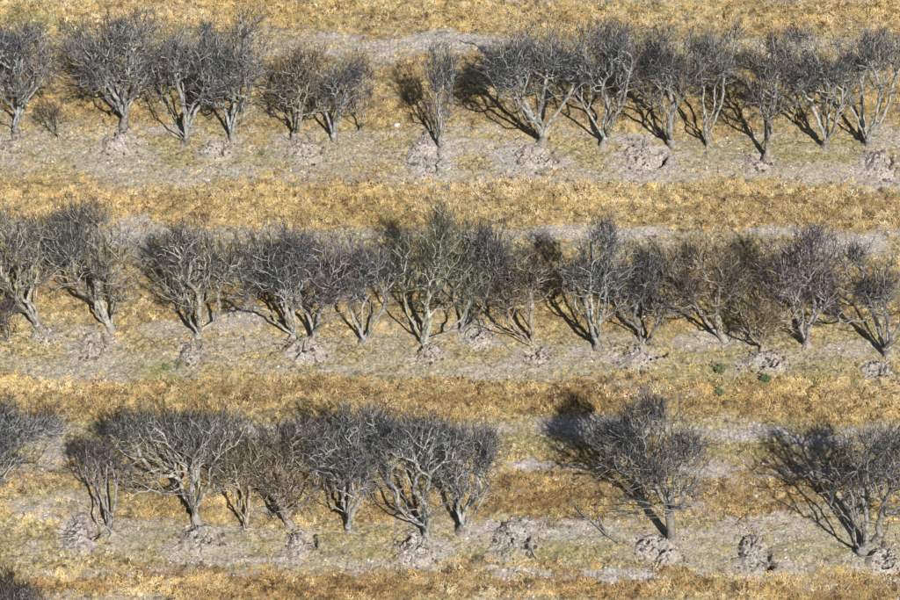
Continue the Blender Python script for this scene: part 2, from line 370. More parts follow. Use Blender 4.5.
# ------------------------------------------------------------------ soil mounds
def build_mounds():
    rg = np.random.default_rng(5)
    for q, (m, (c, a, b)) in enumerate(zip(MOUNDS, MG)):
        px, py, _, _, hh, _, label = m; hh = hh * .48
        root = bpy.data.objects.new('soil_mound', None); sc.collection.objects.link(root)
        z0 = (fbm(np.array([c[0]]), np.array([c[1]]), .25, 51)[0] - .5) * .22
        sp = rg.uniform(1.0, 1.4); a, b = a * sp, b * sp; hh *= rg.uniform(.75, 1.25)
        root.location = (c[0], c[1], z0)
        tag(root, label, 'soil mound', 'dug soil mounds along the tree rows')
        nr, na = 30, 72
        r = np.linspace(0, 1, nr + 1)[1:]; t = np.arange(na) * 2 * math.pi / na
        R, T = np.meshgrid(r, t, indexing='ij')
        def shape(U, W):
            rr = np.sqrt(U * U + W * W); x = c[0] + U * a; y = c[1] + W * b
            edge = rr + (fbm(x, y, 1.5, 71 + q, 3) - .5) * .95
            k = 1 - sstep(.1, 1.0, edge)
            pd = pit_d(U, W, x, y, m); ring = 1 - sstep(.25, 1.0, np.abs(pd - 1.25))
            z = hh * k * (.35 + 1.1 * fbm(x, y, 3.0, 73 + q, 3)) + hh * .35 * ring * (1 - sstep(.7, 1., rr))
            z = z + (fbm(x, y, 7, 75 + q, 4, .65) - .42) * .42 * (1 - sstep(.5, .95, rr)) * (.2 + k)
            z = z - (.1 + hh) * (1 - sstep(.55, .95, pd))
            return gzv(x, y) * np.where(pd < 1.15, 0, 1) + np.where(pd < 1.15, z0, 0) + z - z0 - .07 * sstep(.72, 1, rr) + .015
        U = R * np.cos(T); W = R * np.sin(T)
        wv = 1 + .22 * (vnoise(np.cos(T) * 2 + q * 5.1, np.sin(T) * 2, 9) - .5)
        U = U * wv; W = W * wv
        V = np.stack([U * a, W * b, shape(U, W)], -1).reshape(-1, 3)
        V = np.concatenate([V, [[0, 0, float(shape(np.zeros(1), np.zeros(1))[0])]]])
        F = []
        for i in range(nr - 1):
            for j in range(na):
                k = (j + 1) % na
                F.append((i * na + j, (i + 1) * na + j, (i + 1) * na + k, i * na + k))
        T3 = [(len(V) - 1, j, (j + 1) % na) for j in range(na)]
        me = mesh_np('mound_earth', V, F, T3, True)
        zx, zy = c[0] + V[:, 0], c[1] + V[:, 1]; zz4 = list(zones(zx, zy)); rr_ = np.sqrt((V[:, 0] / a) ** 2 + (V[:, 1] / b) ** 2)
        zz4[2] = np.maximum(zz4[2], 1 - sstep(.35, .85, rr_ + (fbm(zx, zy, 3.5, 79, 3) - .5) * .9))
        for nm, av in zip(('gold', 'rust', 'soil', 'green', 'track'), zz4 + [np.zeros(len(V))]):
            at = me.attributes.new(nm, 'FLOAT', 'POINT'); at.data.foreach_set('value', av.astype(np.float32))
        link('earth', me, root, M_GROUND)
        # loose clods
        ico = np.array([(0, 0, 1), (.89, 0, .45), (.28, .85, .45), (-.72, .53, .45), (-.72, -.53, .45), (.28, -.85, .45),
                        (.72, .53, -.45), (-.28, .85, -.45), (-.89, 0, -.45), (-.28, -.85, -.45), (.72, -.53, -.45), (0, 0, -1)])
        icf = np.array([(0,1,2),(0,2,3),(0,3,4),(0,4,5),(0,5,1),(1,6,2),(2,7,3),(3,8,4),(4,9,5),(5,10,1),(6,7,2),(7,8,3),(8,9,4),(9,10,5),(10,6,1),(11,7,6),(11,8,7),(11,9,8),(11,10,9),(11,6,10)])
        n = int(70 + 110 * a * b); VV = []; FF = []
        for k in range(n):
            th = rg.uniform(0, 6.28); rr = rg.uniform(.05, 1.35) ** .8
            u, w = rr * math.cos(th), rr * math.sin(th)
            s = rg.uniform(.015, .05) * (1.8 if rg.random() < .15 else 1)
            if rr < .8: zz = float(shape(np.array([u]), np.array([w]))[0])
            else: zz = gz(c[0] + u * a, c[1] + w * b) - z0
            v = ico * rg.uniform(.65, 1.2, (12, 1)) * s * np.array([1, 1, .75])
            VV.append(v + (u * a, w * b, zz + s * .25)); FF.append(icf + 12 * k)
        o = link('clods', mesh_np('clods', np.concatenate(VV), None, np.concatenate(FF)), root, M_CLOD); o['kind'] = 'stuff'
        # torn roots sticking out of the heap
        for k in range(int(rg.integers(6, 13))):
            th = rg.uniform(0, 6.28); p = np.array([math.cos(th) * a, math.sin(th) * b, 0]) * rg.uniform(.1, .6)
            p[2] = max(float(shape(np.array([p[0] / a]), np.array([p[1] / b]))[0]), 0) - .03
            d = np.array([math.cos(th), math.sin(th), rg.uniform(.1, .7)]); pts = [p]
            for s in range(5):
                d = d + rg.normal(0, .28, 3) - (0, 0, .1); d /= np.linalg.norm(d); pts.append(pts[-1] + d * rg.uniform(.06, .17))
            ac = Acc(); tube(ac, pts, np.linspace(.016, .004, 6), 4)
            link('root', ac.mesh('root'), root, BARK['dark' if k % 2 else 'brown'])
build_mounds()

# ------------------------------------------------------------------ trees
# base px, crown centre px, crown radii px, limb paths in px, bark/twig kind, density, trunk fork height m, label
def T(b, c, r, limbs, kind, dens, label, fork=.55, name='orchard_tree', cat='tree', thick=1.0, group='leafless orchard trees in three rows', lateral=0, sprout=.3):
    return dict(b=b, c=c, r=r, limbs=limbs, kind=kind, dens=dens, label=label, fork=fork, name=name, cat=cat, thick=thick, group=group, lateral=lateral, sprout=sprout)
R1, R2, R3 = 'top row', 'middle row', 'bottom row'
TREES = [
 # ---- far (top) row
 T((16,137),(13,68),(46,44),[[(5,98),(-12,70)],[(20,98),(18,60)],[(36,92),(44,62)]],'grey',1.,'pale grey bare tree at the left end of the top row',lateral=-28),
 T((124,128),(120,58),(50,52),[[(112,78),(104,40)],[(130,80),(128,40)],[(152,82),(160,52)],[(118,100),(90,62)]],'grey',1.05,'tall bare tree with bright Y-shaped trunk above a pink mound, top row',fork=.75,lateral=-50),
 T((185,143),(192,66),(38,46),[[(160,88),(168,58)],[(178,85),(180,50)],[(214,80),(222,50)],[(192,108),(200,60)]],'grey',1.,'bare tree with three slender upright stems, third full tree from left, top row'),
 T((234,140),(243,66),(40,48),[[(249,92),(256,40)],[(222,100),(214,60)],[(234,85),(236,45)]],'grey',1.,'bare tree with one long white limb reaching up right, top row',lateral=-36),
 T((294,140),(298,86),(30,42),[[(280,108),(276,80)],[(300,90),(296,66)],[(318,106),(324,84)]],'brown',.9,'squat bare tree with bent limbs above dark hollow heap, top row',fork=.5),
 T((335,140),(335,88),(23,40),[[(324,108),(320,70)],[(347,95),(350,70)]],'grey',.85,'narrow bare V-shaped tree beside the purplish sapling, top row'),
 T((359,133),(362,86),(15,30),[[(360,105),(361,64)]],'purple',.8,'thin purplish sapling at the end of the left group, top row',thick=.5,fork=.9),
 T((441,147),(439,82),(13,50),[[(440,110),(430,50)],[(443,110),(446,45)],[(437,115),(424,62)],[(446,118),(452,60)]],'grey',1.2,'lone slender upright tree in the gap of the top row',fork=.8,thick=.75,sprout=.7),
 T((542,143),(545,64),(58,52),[[(524,100),(516,70),(500,50)],[(557,108),(578,70)],[(543,100),(552,40)],[(520,82),(490,62)]],'grey',1.1,'widest dark-twigged tree in the centre of the top row',fork=.7),
 T((603,147),(606,72),(34,48),[[(583,98),(578,60)],[(602,90),(600,45)],[(624,104),(632,62)]],'grey',1.,'slim grey tree right of the widest tree, top row',lateral=-30),
 T((673,145),(670,62),(43,46),[[(700,88),(704,40)],[(663,82),(655,50)],[(675,115),(640,62)]],'dark',1.,'dark dense tree beside a burrowed mound, top row',fork=.6),
 T((709,145),(715,66),(27,42),[[(704,92),(702,50)],[(725,80),(730,45)]],'grey',.8,'thin V-shaped tree close against the dark dense tree, top row',thick=.75),
 T((766,157),(776,78),(32,40),[[(779,95),(780,55)],[(796,105),(802,80)],[(770,120),(756,70)]],'dark',1.,'dark tree leaning right over a small heap, top row',fork=.7),
 T((825,147),(818,70),(36,44),[[(809,98),(793,82)],[(836,88),(838,50)],[(822,112),(812,50)]],'grey',1.,'second tree from the right end of the top row',fork=.6,lateral=-30),
 T((868,145),(876,68),(36,42),[[(850,98),(848,60)],[(899,72),(905,45)],[(880,108),(884,60)]],'grey',.95,'last tree at the right end of the top row, long right limb'),
 # ---- middle row
 T((40,328),(18,258),(34,40),[[(22,300),(18,250)],[(28,303),(5,270)],[(36,295),(38,255)]],'yellow',.95,'leftmost pale tree of the middle row, leaning left'),
 T((112,330),(94,256),(48,48),[[(78,288),(62,250)],[(101,270),(98,225)],[(117,278),(128,235)],[(88,300),(70,270)]],'yellow',1.05,'twin-stemmed pale tree fanning out wide, middle row',fork=.3),
 T((198,340),(200,264),(47,46),[[(180,285),(170,245)],[(165,290),(158,262)],[(218,292),(236,255)],[(198,295),(200,235)]],'yellow',1.,'wide vase-shaped pale tree with thick trunk, third in middle row',fork=.65),
 T((292,340),(276,264),(38,44),[[(270,310),(245,298)],[(280,282),(270,235)],[(291,300),(288,240)]],'grey',1.05,'left tree of the joined pair, dark top, middle row',fork=.35,lateral=-34),
 T((313,343),(328,266),(38,42),[[(337,302),(352,262)],[(299,304),(292,270)],[(328,275),(325,235)]],'purple',1.,'right tree of the joined pair, purplish twigs, middle row',fork=.5),
 T((361,343),(368,272),(26,42),[[(350,298),(346,262)],[(378,292),(384,250)]],'grey',.85,'slim dark-stemmed tree between the joined pair and greenish tree',thick=.8,fork=.5),
 T((423,348),(436,264),(42,48),[[(426,310),(438,272),(446,235)],[(451,326),(470,300)],[(410,320),(404,270)]],'green',1.1,'greenish lichen-covered tree in the middle row',fork=.4),
 T((458,332),(488,252),(30,42),[[(474,310),(487,280),(490,230)],[(470,300),(470,250)],[(484,305),(505,250)]],'dark',1.15,'dark leaning tree right behind the greenish tree, middle row',fork=.3,thick=.85),
 T((530,355),(519,284),(28,46),[[(512,332),(482,317)],[(532,316),(526,276)],[(505,318),(508,270)]],'brown',.95,'brownish tree with low curved limbs just left of the central gap, middle row',fork=.5),
 T((597,349),(600,272),(36,44),[[(585,315),(572,280)],[(601,322),(606,260)],[(590,300),(594,240)]],'grey',1.05,'grey tree with dark trunk right of the central gap, middle row',fork=.6,lateral=-36),
 T((645,350),(652,290),(32,42),[[(630,322),(622,290)],[(664,306),(676,270)],[(636,310),(640,260)]],'dark',1.,'dark spreading tree above a ragged heap, middle row',fork=.4),
 T((725,340),(704,280),(38,42),[[(695,305),(678,285)],[(720,285),(712,262),(735,240)],[(716,310),(700,262)]],'brown',1.,'brownish tree leaning left on a long slanted limb, middle row',fork=.25,lateral=-38),
 T((762,352),(764,312),(30,30),[[(742,318),(736,298)],[(765,315),(768,290)],[(783,318),(795,300)]],'tan',1.,'low bushy tree in front of taller neighbours, middle row',fork=.25,thick=.8),
 T((807,346),(796,278),(44,44),[[(797,298),(780,250)],[(828,300),(836,262)],[(810,290),(808,240)],[(790,320),(760,280)]],'purple',1.05,'tree with purplish fan-shaped top, second from right, middle row',fork=.5),
 T((888,356),(880,292),(40,38),[[(878,322),(858,290)],[(899,326),(912,290)],[(884,316),(884,265)]],'dark',1.,'dark low-forked tree at the right end of middle row',fork=.45),
 # ---- near (bottom) row
 T((-22,508),(12,444),(40,42),[[(6,478),(22,460)],[(-10,470),(0,430)],[(-25,470),(-30,430)]],'grey',1.05,'tree cut off by the left edge, bottom row',fork=.4),
 T((114,535),(99,468),(22,32),[[(99,500),(100,455)],[(114,505),(110,460)],[(105,495),(86,450)]],'purple',.9,'small tree leaning left beside a big pale mound, bottom row',fork=.3,thick=.8,lateral=-30),
 T((198,525),(184,456),(54,44),[[(183,492),(165,440)],[(206,494),(222,440)],[(192,470),(190,420)],[(178,480),(140,450)]],'yellow',1.1,'wide round-topped tree with short pale trunk, bottom row',fork=.7),
 T((244,529),(240,472),(26,40),[[(227,488),(226,455)],[(250,470),(252,440)]],'tan',.85,'slim pale-stemmed tree right of the round-topped tree, bottom row',thick=.8),
 T((290,526),(288,466),(34,42),[[(268,488),(262,455)],[(308,500),(322,475)],[(288,490),(290,440)]],'brown',.95,'V-shaped tree in the middle of the left group, bottom row',fork=.4),
 T((350,532),(352,458),(38,46),[[(341,505),(338,440)],[(366,484),(380,440)],[(350,490),(354,425)]],'grey',1.05,'tall tree with stubby trunk and dense dark top, bottom row',fork=.45,lateral=-48),
 T((427,538),(420,460),(42,46),[[(400,505),(388,480)],[(418,490),(405,430)],[(447,498),(455,450)],[(428,490),(430,430)]],'grey',1.1,'fan-shaped tree with many pale stems, bottom row',fork=.35),
 T((460,532),(474,464),(30,44),[[(456,508),(462,450)],[(484,490),(492,450)]],'grey',.9,'right end tree of the long left group, bottom row',lateral=-30),
 T((671,542),(649,458),(46,47),[[(674,486),(670,440)],[(655,470),(625,440)],[(672,500),(690,450)],[(650,480),(610,470)]],'dark',1.45,'broad dark tree standing alone right of the wide gap, bottom row',fork=1.7),
 T((863,553),(870,482),(56,44),[[(850,512),(838,480)],[(880,515),(905,480)],[(862,500),(868,455)]],'dark',1.05,'dark forked tree at the right end of bottom row, spreading shadow',fork=.45,thick=1.1),
 T((14,725),(10,654),(46,46),[[(0,670),(-10,620)],[(25,670),(35,620)]],'purple',1.,'twig tops of a tree showing at the bottom left corner',group='leafless orchard trees in three rows'),
 # ---- low shrubs
 T((59,140),(50,116),(17,16),[[(38,108)],[(62,104)],[(50,118)]],'brown',.8,'small bare bush between the first two tall trees, top row',fork=.1,name='bare_shrub',cat='shrub',thick=.4,group='small bare shrubs'),
 T((4,338),(4,318),(17,18),[[(-4,310)],[(10,306)]],'purple',1.1,'purplish twiggy shrub at the left edge below the middle row',fork=.05,name='bare_shrub',cat='shrub',thick=.35,group='small bare shrubs',sprout=.7),
]
def resample(pts, step, rg, amp):
    pts = np.asarray(pts, float); out = []
    P = np.concatenate([[2 * pts[0] - pts[1]], pts, [2 * pts[-1] - pts[-2]]])
    for i in range(1, len(P) - 2):
        n = max(2, int(np.linalg.norm(P[i + 1] - P[i]) / step))
        for k in range(n):
            t = k / n; p0, p1, p2, p3 = P[i - 1:i + 3]
            out.append(.5 * (2 * p1 + (p2 - p0) * t + (2 * p0 - 5 * p1 + 4 * p2 - p3) * t * t + (3 * p1 - p0 - 3 * p2 + p3) * t ** 3))
    out.append(P[-2]); out = np.array(out)
    w = np.cumsum(rg.normal(0, 1, out.shape), 0); w -= np.linspace(0, 1, len(out))[:, None] * w[-1]
    out[1:] += w[1:] * amp
    return out
def build_tree(t, seed):
    rg = np.random.default_rng(1000 + seed)
    small = t['name'] == 'bare_shrub'
    B = ground_at(*t['b']); B[2] = gz(B[0], B[1]); g = B.copy()
    B = ground_at(t['b'][0], t['b'][1], g[2]); Yb = B[1]
    C = plane_at(t['c'][0], t['c'][1], Yb)
    rx = t['r'][0] * 1.26 * MPP; rz = t['r'][1] * 1.13 * MPP; ry = min(rx, rz) * .95
    RR = np.array([rx, ry, rz]) * .9
    pos = [B - (0, 0, .2)]; par = [-1]; grp = [0]; plen = [0.0]
    def add(p, q, gi):
        pos.append(np.asarray(p, float)); par.append(q); grp.append(gi)
        plen.append(plen[q] + float(np.linalg.norm(pos[-1] - pos[q]))); return len(pos) - 1
    f = B + np.array([(C[0] - B[0]) * .15 + rg.normal(0, .09), rg.normal(0, .09), t['fork'] * (.78 if t['fork'] < 1 else 1)])
    q = 0
    for p in resample([B, B * .5 + f * .5 + rg.normal(0, .025, 3), f], .12, rg, .006): q = add(p, q, 0)
    forkn = q; gi = 0
    limbs = []
    for path in t['limbs']:
        side = rg.choice([-1, 1]) * rg.uniform(.15, .6); k = len(path); pl = []
        for i, (lx, ly) in enumerate(path):
            pl.append(plane_at(lx, ly, Yb + side * ry * (i + 1) / k))
        limbs.append(pl)
    nx = 1 if small else 2
    for k in range(nx):                                   # limbs towards and away from the viewer
        s = (-1, 1, 1)[k]; e = C + np.array([rg.uniform(-.5, .5) * rx, s * ry * rg.uniform(.5, .8), rg.uniform(-.2, .5) * rz])
        mid = f * .5 + e * .5 + np.array([0, s * .12 * ry, -.1 * rz]); limbs.append([mid, e])
    for pl in limbs:
        full = []; prev = np.asarray(pos[forkn])
        for p in pl:
            p = np.asarray(p); ln = np.linalg.norm(p - prev)
            if not small: full.append(prev * .55 + p * .45 + rg.normal(0, .07, 3) * ln)
            full.append(p); prev = p
        pl = full
        gi += 1; hz = forkn - int(rg.integers(0, 3)); hz = max(hz, 1)
        pts = resample([pos[hz]] + [np.asarray(p) for p in pl], .16, rg, .024); q = hz
        for p in pts[1:]: q = add(p, q, gi)
    ng = gi
    # crown attractors, clustered so the outline stays uneven with gaps
    area = t['r'][0] * t['r'][1]
    n1 = int((.26 * area + 40) * t['dens'])
    nb = int(rg.integers(7, 12)); bl = rg.normal(0, 1, (nb, 3)); bl /= np.linalg.norm(bl, axis=1, keepdims=True); bl *= rg.uniform(.3, 1.1, (nb, 1))
    pts = []
    while len(pts) < n1:
        if rg.random() < .8: p = bl[rg.integers(nb)] + rg.normal(0, .155, 3)
        else:
            p = rg.normal(0, 1, 3); p *= rg.random() ** .4 / np.linalg.norm(p)
        if (p ** 2).sum() > 1.75: continue
        if p[2] < -.1 and rg.random() < .8 * min(1, (-.1 - p[2]) / .3 + .25) * (1 if p[0] ** 2 + p[1] ** 2 < .6 else .6): continue
        pts.append(C + p * RR)
    pts = [p for p in pts if p[2] > B[2] + (.08 if small else .55)]
    pts.sort(key=lambda p: np.linalg.norm(p - f))
    cap = len(pos) + 5 * len(pts) + 10
    A = np.empty((cap, 3)); PL = np.empty(cap); n = len(pos)
    A[:n] = pos; PL[:n] = plen; lo = max(2, forkn)
    for p in pts:
        n = len(pos)
        d = np.linalg.norm(A[lo:n] - p, axis=1)
        up = np.maximum(0, A[lo:n, 2] - p[2])             # dislike hanging down
        i = int(np.argmin(d + .55 * PL[lo:n] + .6 * up)) + lo
        L = d[i - lo]
        if L < .03: continue
        k = max(1, int(L / .17)); q = i
        bend = rg.normal(0, .09, 3) * L + np.array([0, 0, -.06 * L])
        for s in range(1, k + 1):
            u = s / k; q = add(A[i] * (1 - u) + p * u + bend * math.sin(math.pi * u), q, grp[i])
            A[q] = pos[q]; PL[q] = plen[q]
    pos_ = np.array(pos); par_ = np.array(par); grp_ = np.array(grp); n = len(pos_)
    tips = np.zeros(n); haschild = np.zeros(n, bool); haschild[par_[1:]] = True
    tips[~haschild] = 1
    for i in range(n - 1, 0, -1): tips[par_[i]] += tips[i]
    rtop = (.070 + .00015 * area / 10) * t['thick']
    ex = .39
    rad = rtop * (tips / tips[0]) ** ex
    rad = np.maximum(rad, .0068)
    rad[:forkn] *= 1.3; rad[:2] *= 1.4; rad[2] *= 1.2
    par1 = par_[1:]; ch = np.arange(1, n)
    main = np.full(n, -1)
    order = np.argsort(tips[1:]) + 1
    main[par_[order]] = order                             # child with most tips wins
    dr = np.zeros((n, 3)); dr[1:] = pos_[1:] - pos_[par1]; dr[0] = (0, 0, 1)
    dr /= np.linalg.norm(dr, axis=1, keepdims=True) + 1e-9
    sm = dr.copy(); has = main >= 0; sm[has] += dr[main[has]]; sm /= np.linalg.norm(sm, axis=1, keepdims=True) + 1e-9
    ismain = main[par1] == ch
    D0 = np.where(ismain[:, None], sm[par1], dr[ch]); D1 = sm[ch]
    R1 = rad[ch]; R0 = np.where(ismain, rad[par1], np.minimum(rad[par1], R1 * 1.25))
    P0 = pos_[par1]; P1 = pos_[ch]
    root = bpy.data.objects.new(t['name'], None); sc.collection.objects.link(root)
    root.location = B; root.empty_display_size = .3
    tag(root, t['label'], t['cat'], t['group'])
    P0 = P0 - B; P1 = P1 - B
    thick = R1 > (.0085 if small else .0092)
    g1 = grp_[ch]; bm_, tm_ = BARK[t['kind']], TWIG[t['kind']]
    crown = Acc()
    for gi in range(ng + 1):
        ac = Acc()
        for lo_, hi_, k in ((.04, 9, 8), (.0, .04, 5)):
            s = (g1 == gi) & thick & (R1 > lo_) & (R1 <= hi_)
            if s.any(): ac.add(*frusta(P0[s], P1[s], R0[s], R1[s], D0[s], D1[s], k))
        if ac.n: link('trunk' if gi == 0 else 'limb', ac.mesh('wood'), root, TRUNK if gi == 0 else bm_)
    s = ~thick
    if s.any(): crown.add(*frusta(P0[s], P1[s], R0[s], R1[s], D0[s], D1[s], 3))
    # fine twigs
    nt_ = int(area * 1.3 * t['dens'] * (1.8 if small else 1))
    ok = np.where((np.arange(n) > forkn + 3) & (tips < 16) & (np.linalg.norm((pos_ - C) / np.array([rx, ry, rz]), axis=1) < 1.15))[0]
    if len(ok) < 5: ok = np.arange(forkn + 1, n)
    st = rg.choice(ok, nt_)
    rdl = pos_[st] - (C - np.array([0, 0, .45 * rz])); rdl /= np.linalg.norm(rdl, axis=1, keepdims=True) + 1e-9
    d = .55 * dr[st] + .35 * rdl + rg.normal(0, .5, (nt_, 3)) + np.array([0, 0, .15])
    spr = rg.random(nt_) < t['sprout'] * .6; d[spr] = d[spr] * .5 + np.array([0, 0, .7])
    d /= np.linalg.norm(d, axis=1, keepdims=True)
    L = rg.uniform(.15, .52, nt_) * (1 + .9 * spr) * (.6 if small else 1)
    p0 = pos_[st] - B; r0 = rg.uniform(.005, .0085, nt_) * (.8 if small else 1)
    for sg in range(2):
        d2 = d + rg.normal(0, .24, (nt_, 3)); d2 /= np.linalg.norm(d2, axis=1, keepdims=True)
        p1 = p0 + d * (L / 2)[:, None]
        crown.add(*frusta(p0, p1, r0 * (1 - .3 * sg), r0 * (.7 - .3 * sg), d, d2, 3)); p0 = p1; d = d2
    link('crown', crown.mesh('crown', False), root, tm_)
    # roots along the soil; the lateral one is added to mimic a shadow line
    nr = 0 if small else int(rg.integers(4, 7))
    ends = [(rg.uniform(0, 6.28), rg.uniform(.25, .5), .045) for _ in range(nr)]
    if t['lateral']: ends.append((math.pi + rg.uniform(-.15, .15), abs(t['lateral']) * MPP, .031))
    for th, ln, rr in ends:
        pts = []; m_ = 8
        for i in range(m_ + 1):
            u = i / m_; a = th + .25 * math.sin(u * 3 + th)
            x, y = math.cos(a) * ln * u, math.sin(a) * ln * u
            zz = gz(B[0] + x, B[1] + y) - B[2]
            pts.append((x, y, zz + .012 * math.sin(math.pi * u) + (.12 if rr > .04 else .02) * (1 - u) ** 3 - .02))
        ac = Acc(); tube(ac, pts, np.linspace(rr * 1.2, .009, m_ + 1), 5); link('root', ac.mesh('root'), root, BARK['brown'])
for i, t in enumerate(TREES): build_tree(t, i)

# ------------------------------------------------------------------ fallen branches, stone, weeds
def fallen(paths, label, kind, seed, z=.06, rad=.03, twigs=30, name='fallen_branch', Y=None):
    rg = np.random.default_rng(seed)
    P = [[(ground_at(x, y) if Y is None else plane_at(x, y, Y + rg.uniform(-.15, .15))) for x, y in p] for p in paths]
    o0 = P[0][0].copy()
    if Y is None: o0[2] = gz(o0[0], o0[1])
    root = bpy.data.objects.new(name, None); sc.collection.objects.link(root); root.location = o0
    tag(root, label, 'branch', 'fallen branches on the ground')
    tw = Acc()
    for k, p in enumerate(P):
        pts = resample(p, .15, rg, .012)
        if Y is None:
            for q in pts: q[2] = gz(q[0], q[1]) + z * rg.uniform(.7, 1.3)
        pts = pts - o0; ac = Acc(); r = rad if k == 0 else rad * .6
        tube(ac, pts, np.linspace(r, r * .3, len(pts)), 6)
        link('stem' if k == 0 else 'side_branch', ac.mesh('wood'), root, BARK[kind])
        for j in range(twigs):
            i = rg.integers(1, len(pts)); d = pts[i] - pts[i - 1]; d /= np.linalg.norm(d) + 1e-9
            d = d * .6 + rg.normal(0, .5, 3); d[2] = abs(d[2]) * .5; d /= np.linalg.norm(d); L = rg.uniform(.12, .4)
            tube(tw, [pts[i], pts[i] + d * L * .5, pts[i] + d * L + rg.normal(0, .04, 3)], [.006, .005, .002], 3)
    link('twigs', tw.mesh('twigs', False), root, TWIG[kind])
fallen([[(619,547),(606,538),(590,524),(572,506)],[(606,538),(598,520),(596,508)],[(590,524),(578,522)]],'dark fallen branch lying left of the lone broad tree','dark',1,.12,.035,16)
fallen([[(700,505),(676,510),(650,508),(612,511)],[(676,510),(648,514),(622,516)],[(660,508),(640,500),(618,503)],[(676,511),(664,516),(640,519)]],'pale broken branches caught low across the trunk of the lone broad tree','grey',2,.55,.022,40,'broken_branch',ground_at(671,542)[1]-.25)
fallen([[(112,374),(122,371),(131,380)]],'short dark stick on the straw below the twin-stemmed tree','dark',3,.08,.03,3)
fallen([[(522,545),(530,550),(537,562)],[(505,540),(498,547),(492,549)]],'crooked dark root piece on the mound in the bottom row gap','dark',4,.12,.04,3)
fallen([[(462,45),(478,50),(492,62)],[(478,50),(487,56)]],'dark twiggy branch tip left of the widest tree, top row','dark',5,.25,.02,30)
fallen([[(400,205+155),(0+408,352)]],'short broken stick between slim tree and greenish tree','grey',6,.05,.018,4)

def stone(px, py, size, label, col):
    rg = np.random.default_rng(int(px)); c = ground_at(px, py)
    import bmesh
    bm = bmesh.new(); bmesh.ops.create_icosphere(bm, subdivisions=2, radius=1)
    for v in bm.verts:
        k = 1 + .35 * (float(vnoise(np.array([v.co.x * 1.3 + px]), np.array([v.co.y * 1.3 + v.co.z]), 4)[0]) - .5)
        v.co = Vector((v.co.x * size[0] * k, v.co.y * size[1] * k, v.co.z * size[2] * k + size[2] * .55))
    me = bpy.data.meshes.new('stone'); bm.to_mesh(me); bm.free()
    m, nt, b = mat('stone_' + str(px)); nt.links.new(ramp(nt, noise(nt, 9, 5, .6, wpos(nt)), [(.3, tuple(v * .75 for v in col)), (.7, col)]), b.inputs['Base Color'])
    o = link('stone', me, None, m); o.location = (c[0], c[1], gz(c[0], c[1])); o.rotation_euler = (0, 0, .6)
    tag(o, label, 'stone', 'loose stones')
stone(397, 127, (.12, .085, .08), 'single whitish stone in the straw left of the lone slender tree', (.5, .48, .45))

def weed(px, py, n, L, label, seed, col):
    rg = np.random.default_rng(seed); c = ground_at(px, py); z = gz(c[0], c[1])
    V = []; F3 = []
    root = bpy.data.objects.new('green_weed', None); sc.collection.objects.link(root); root.location = (c[0], c[1], z - .02)
    tag(root, label, 'weed', 'green weeds on the bare soil')
    m = WEEDM[col]
    st = Acc()
    for k in range(n):
        th = rg.uniform(0, 6.28); d = np.array([math.cos(th) * rg.uniform(.2, .9), math.sin(th) * rg.uniform(.2, .9), 1.0]); d /= np.linalg.norm(d)
        ln = L * rg.uniform(.5, 1.1); tip = d * ln; tube(st, [(0, 0, 0), tip * .5, tip - (0, 0, .03)], [.005, .004, .002], 3)
        for j in range(9):
            p = tip * rg.uniform(.25, 1.0); a = rg.uniform(0, 6.28); l = np.array([math.cos(a), math.sin(a), rg.uniform(-.1, .5)]) * rg.uniform(.05, .11)
            w = np.cross(l, (0, 0, 1)) * .3; b0 = len(V)
            V += [p, p + l * .5 + w, p + l, p + l * .5 - w]; F3 += [(b0, b0 + 1, b0 + 2, b0 + 3)]
    link('stem', st.mesh('stems'), root, m)
    o = link('leaves', mesh_np('leaves', V, F3), root, m); o['kind'] = 'stuff'
def wm(n, a, b_):
    m, nt, b = mat(n, .7); nt.links.new(ramp(nt, noise(nt, 14, 3, .6, wpos(nt)), [(.3, a), (.7, b_)]), b.inputs['Base Color']); return m
WEEDM = {'green': wm('weed_green', (.055, .078, .038), (.13, .16, .085)), 'dull': wm('weed_dull', (.085, .1, .045), (.19, .2, .1))}
for i, (x, y, n, L, lab, col) in enumerate([
 (720,374,22,.42,'tall green weed below the left-leaning brownish tree, middle row','dull'),
 (765,383,30,.3,'bushy green weed below the low bushy tree, middle row','green'),
 (167,369,20,.22,'flat green weed patch left of the pale smooth heap','dull'),
 (180,364,14,.2,'tiny green weed touching the pale smooth heap','dull'),
 (884,562,18,.3,'dark green weed on the heap in the bottom right corner','green'),
 (664,412-6,12,.2,'small green weed in the straw band above the lone broad tree','dull'),
 (720,395,14,.26,'upright green weed at the edge of the rust-coloured straw band','dull'),
 (500,92,12,.2,'little green weed left of the widest tree, top row','green'),
 (262,153,16,.2,'low green weed left of the squat tree heap, top row','dull'),
]): weed(x, y, n, L, lab, 50 + i, col)

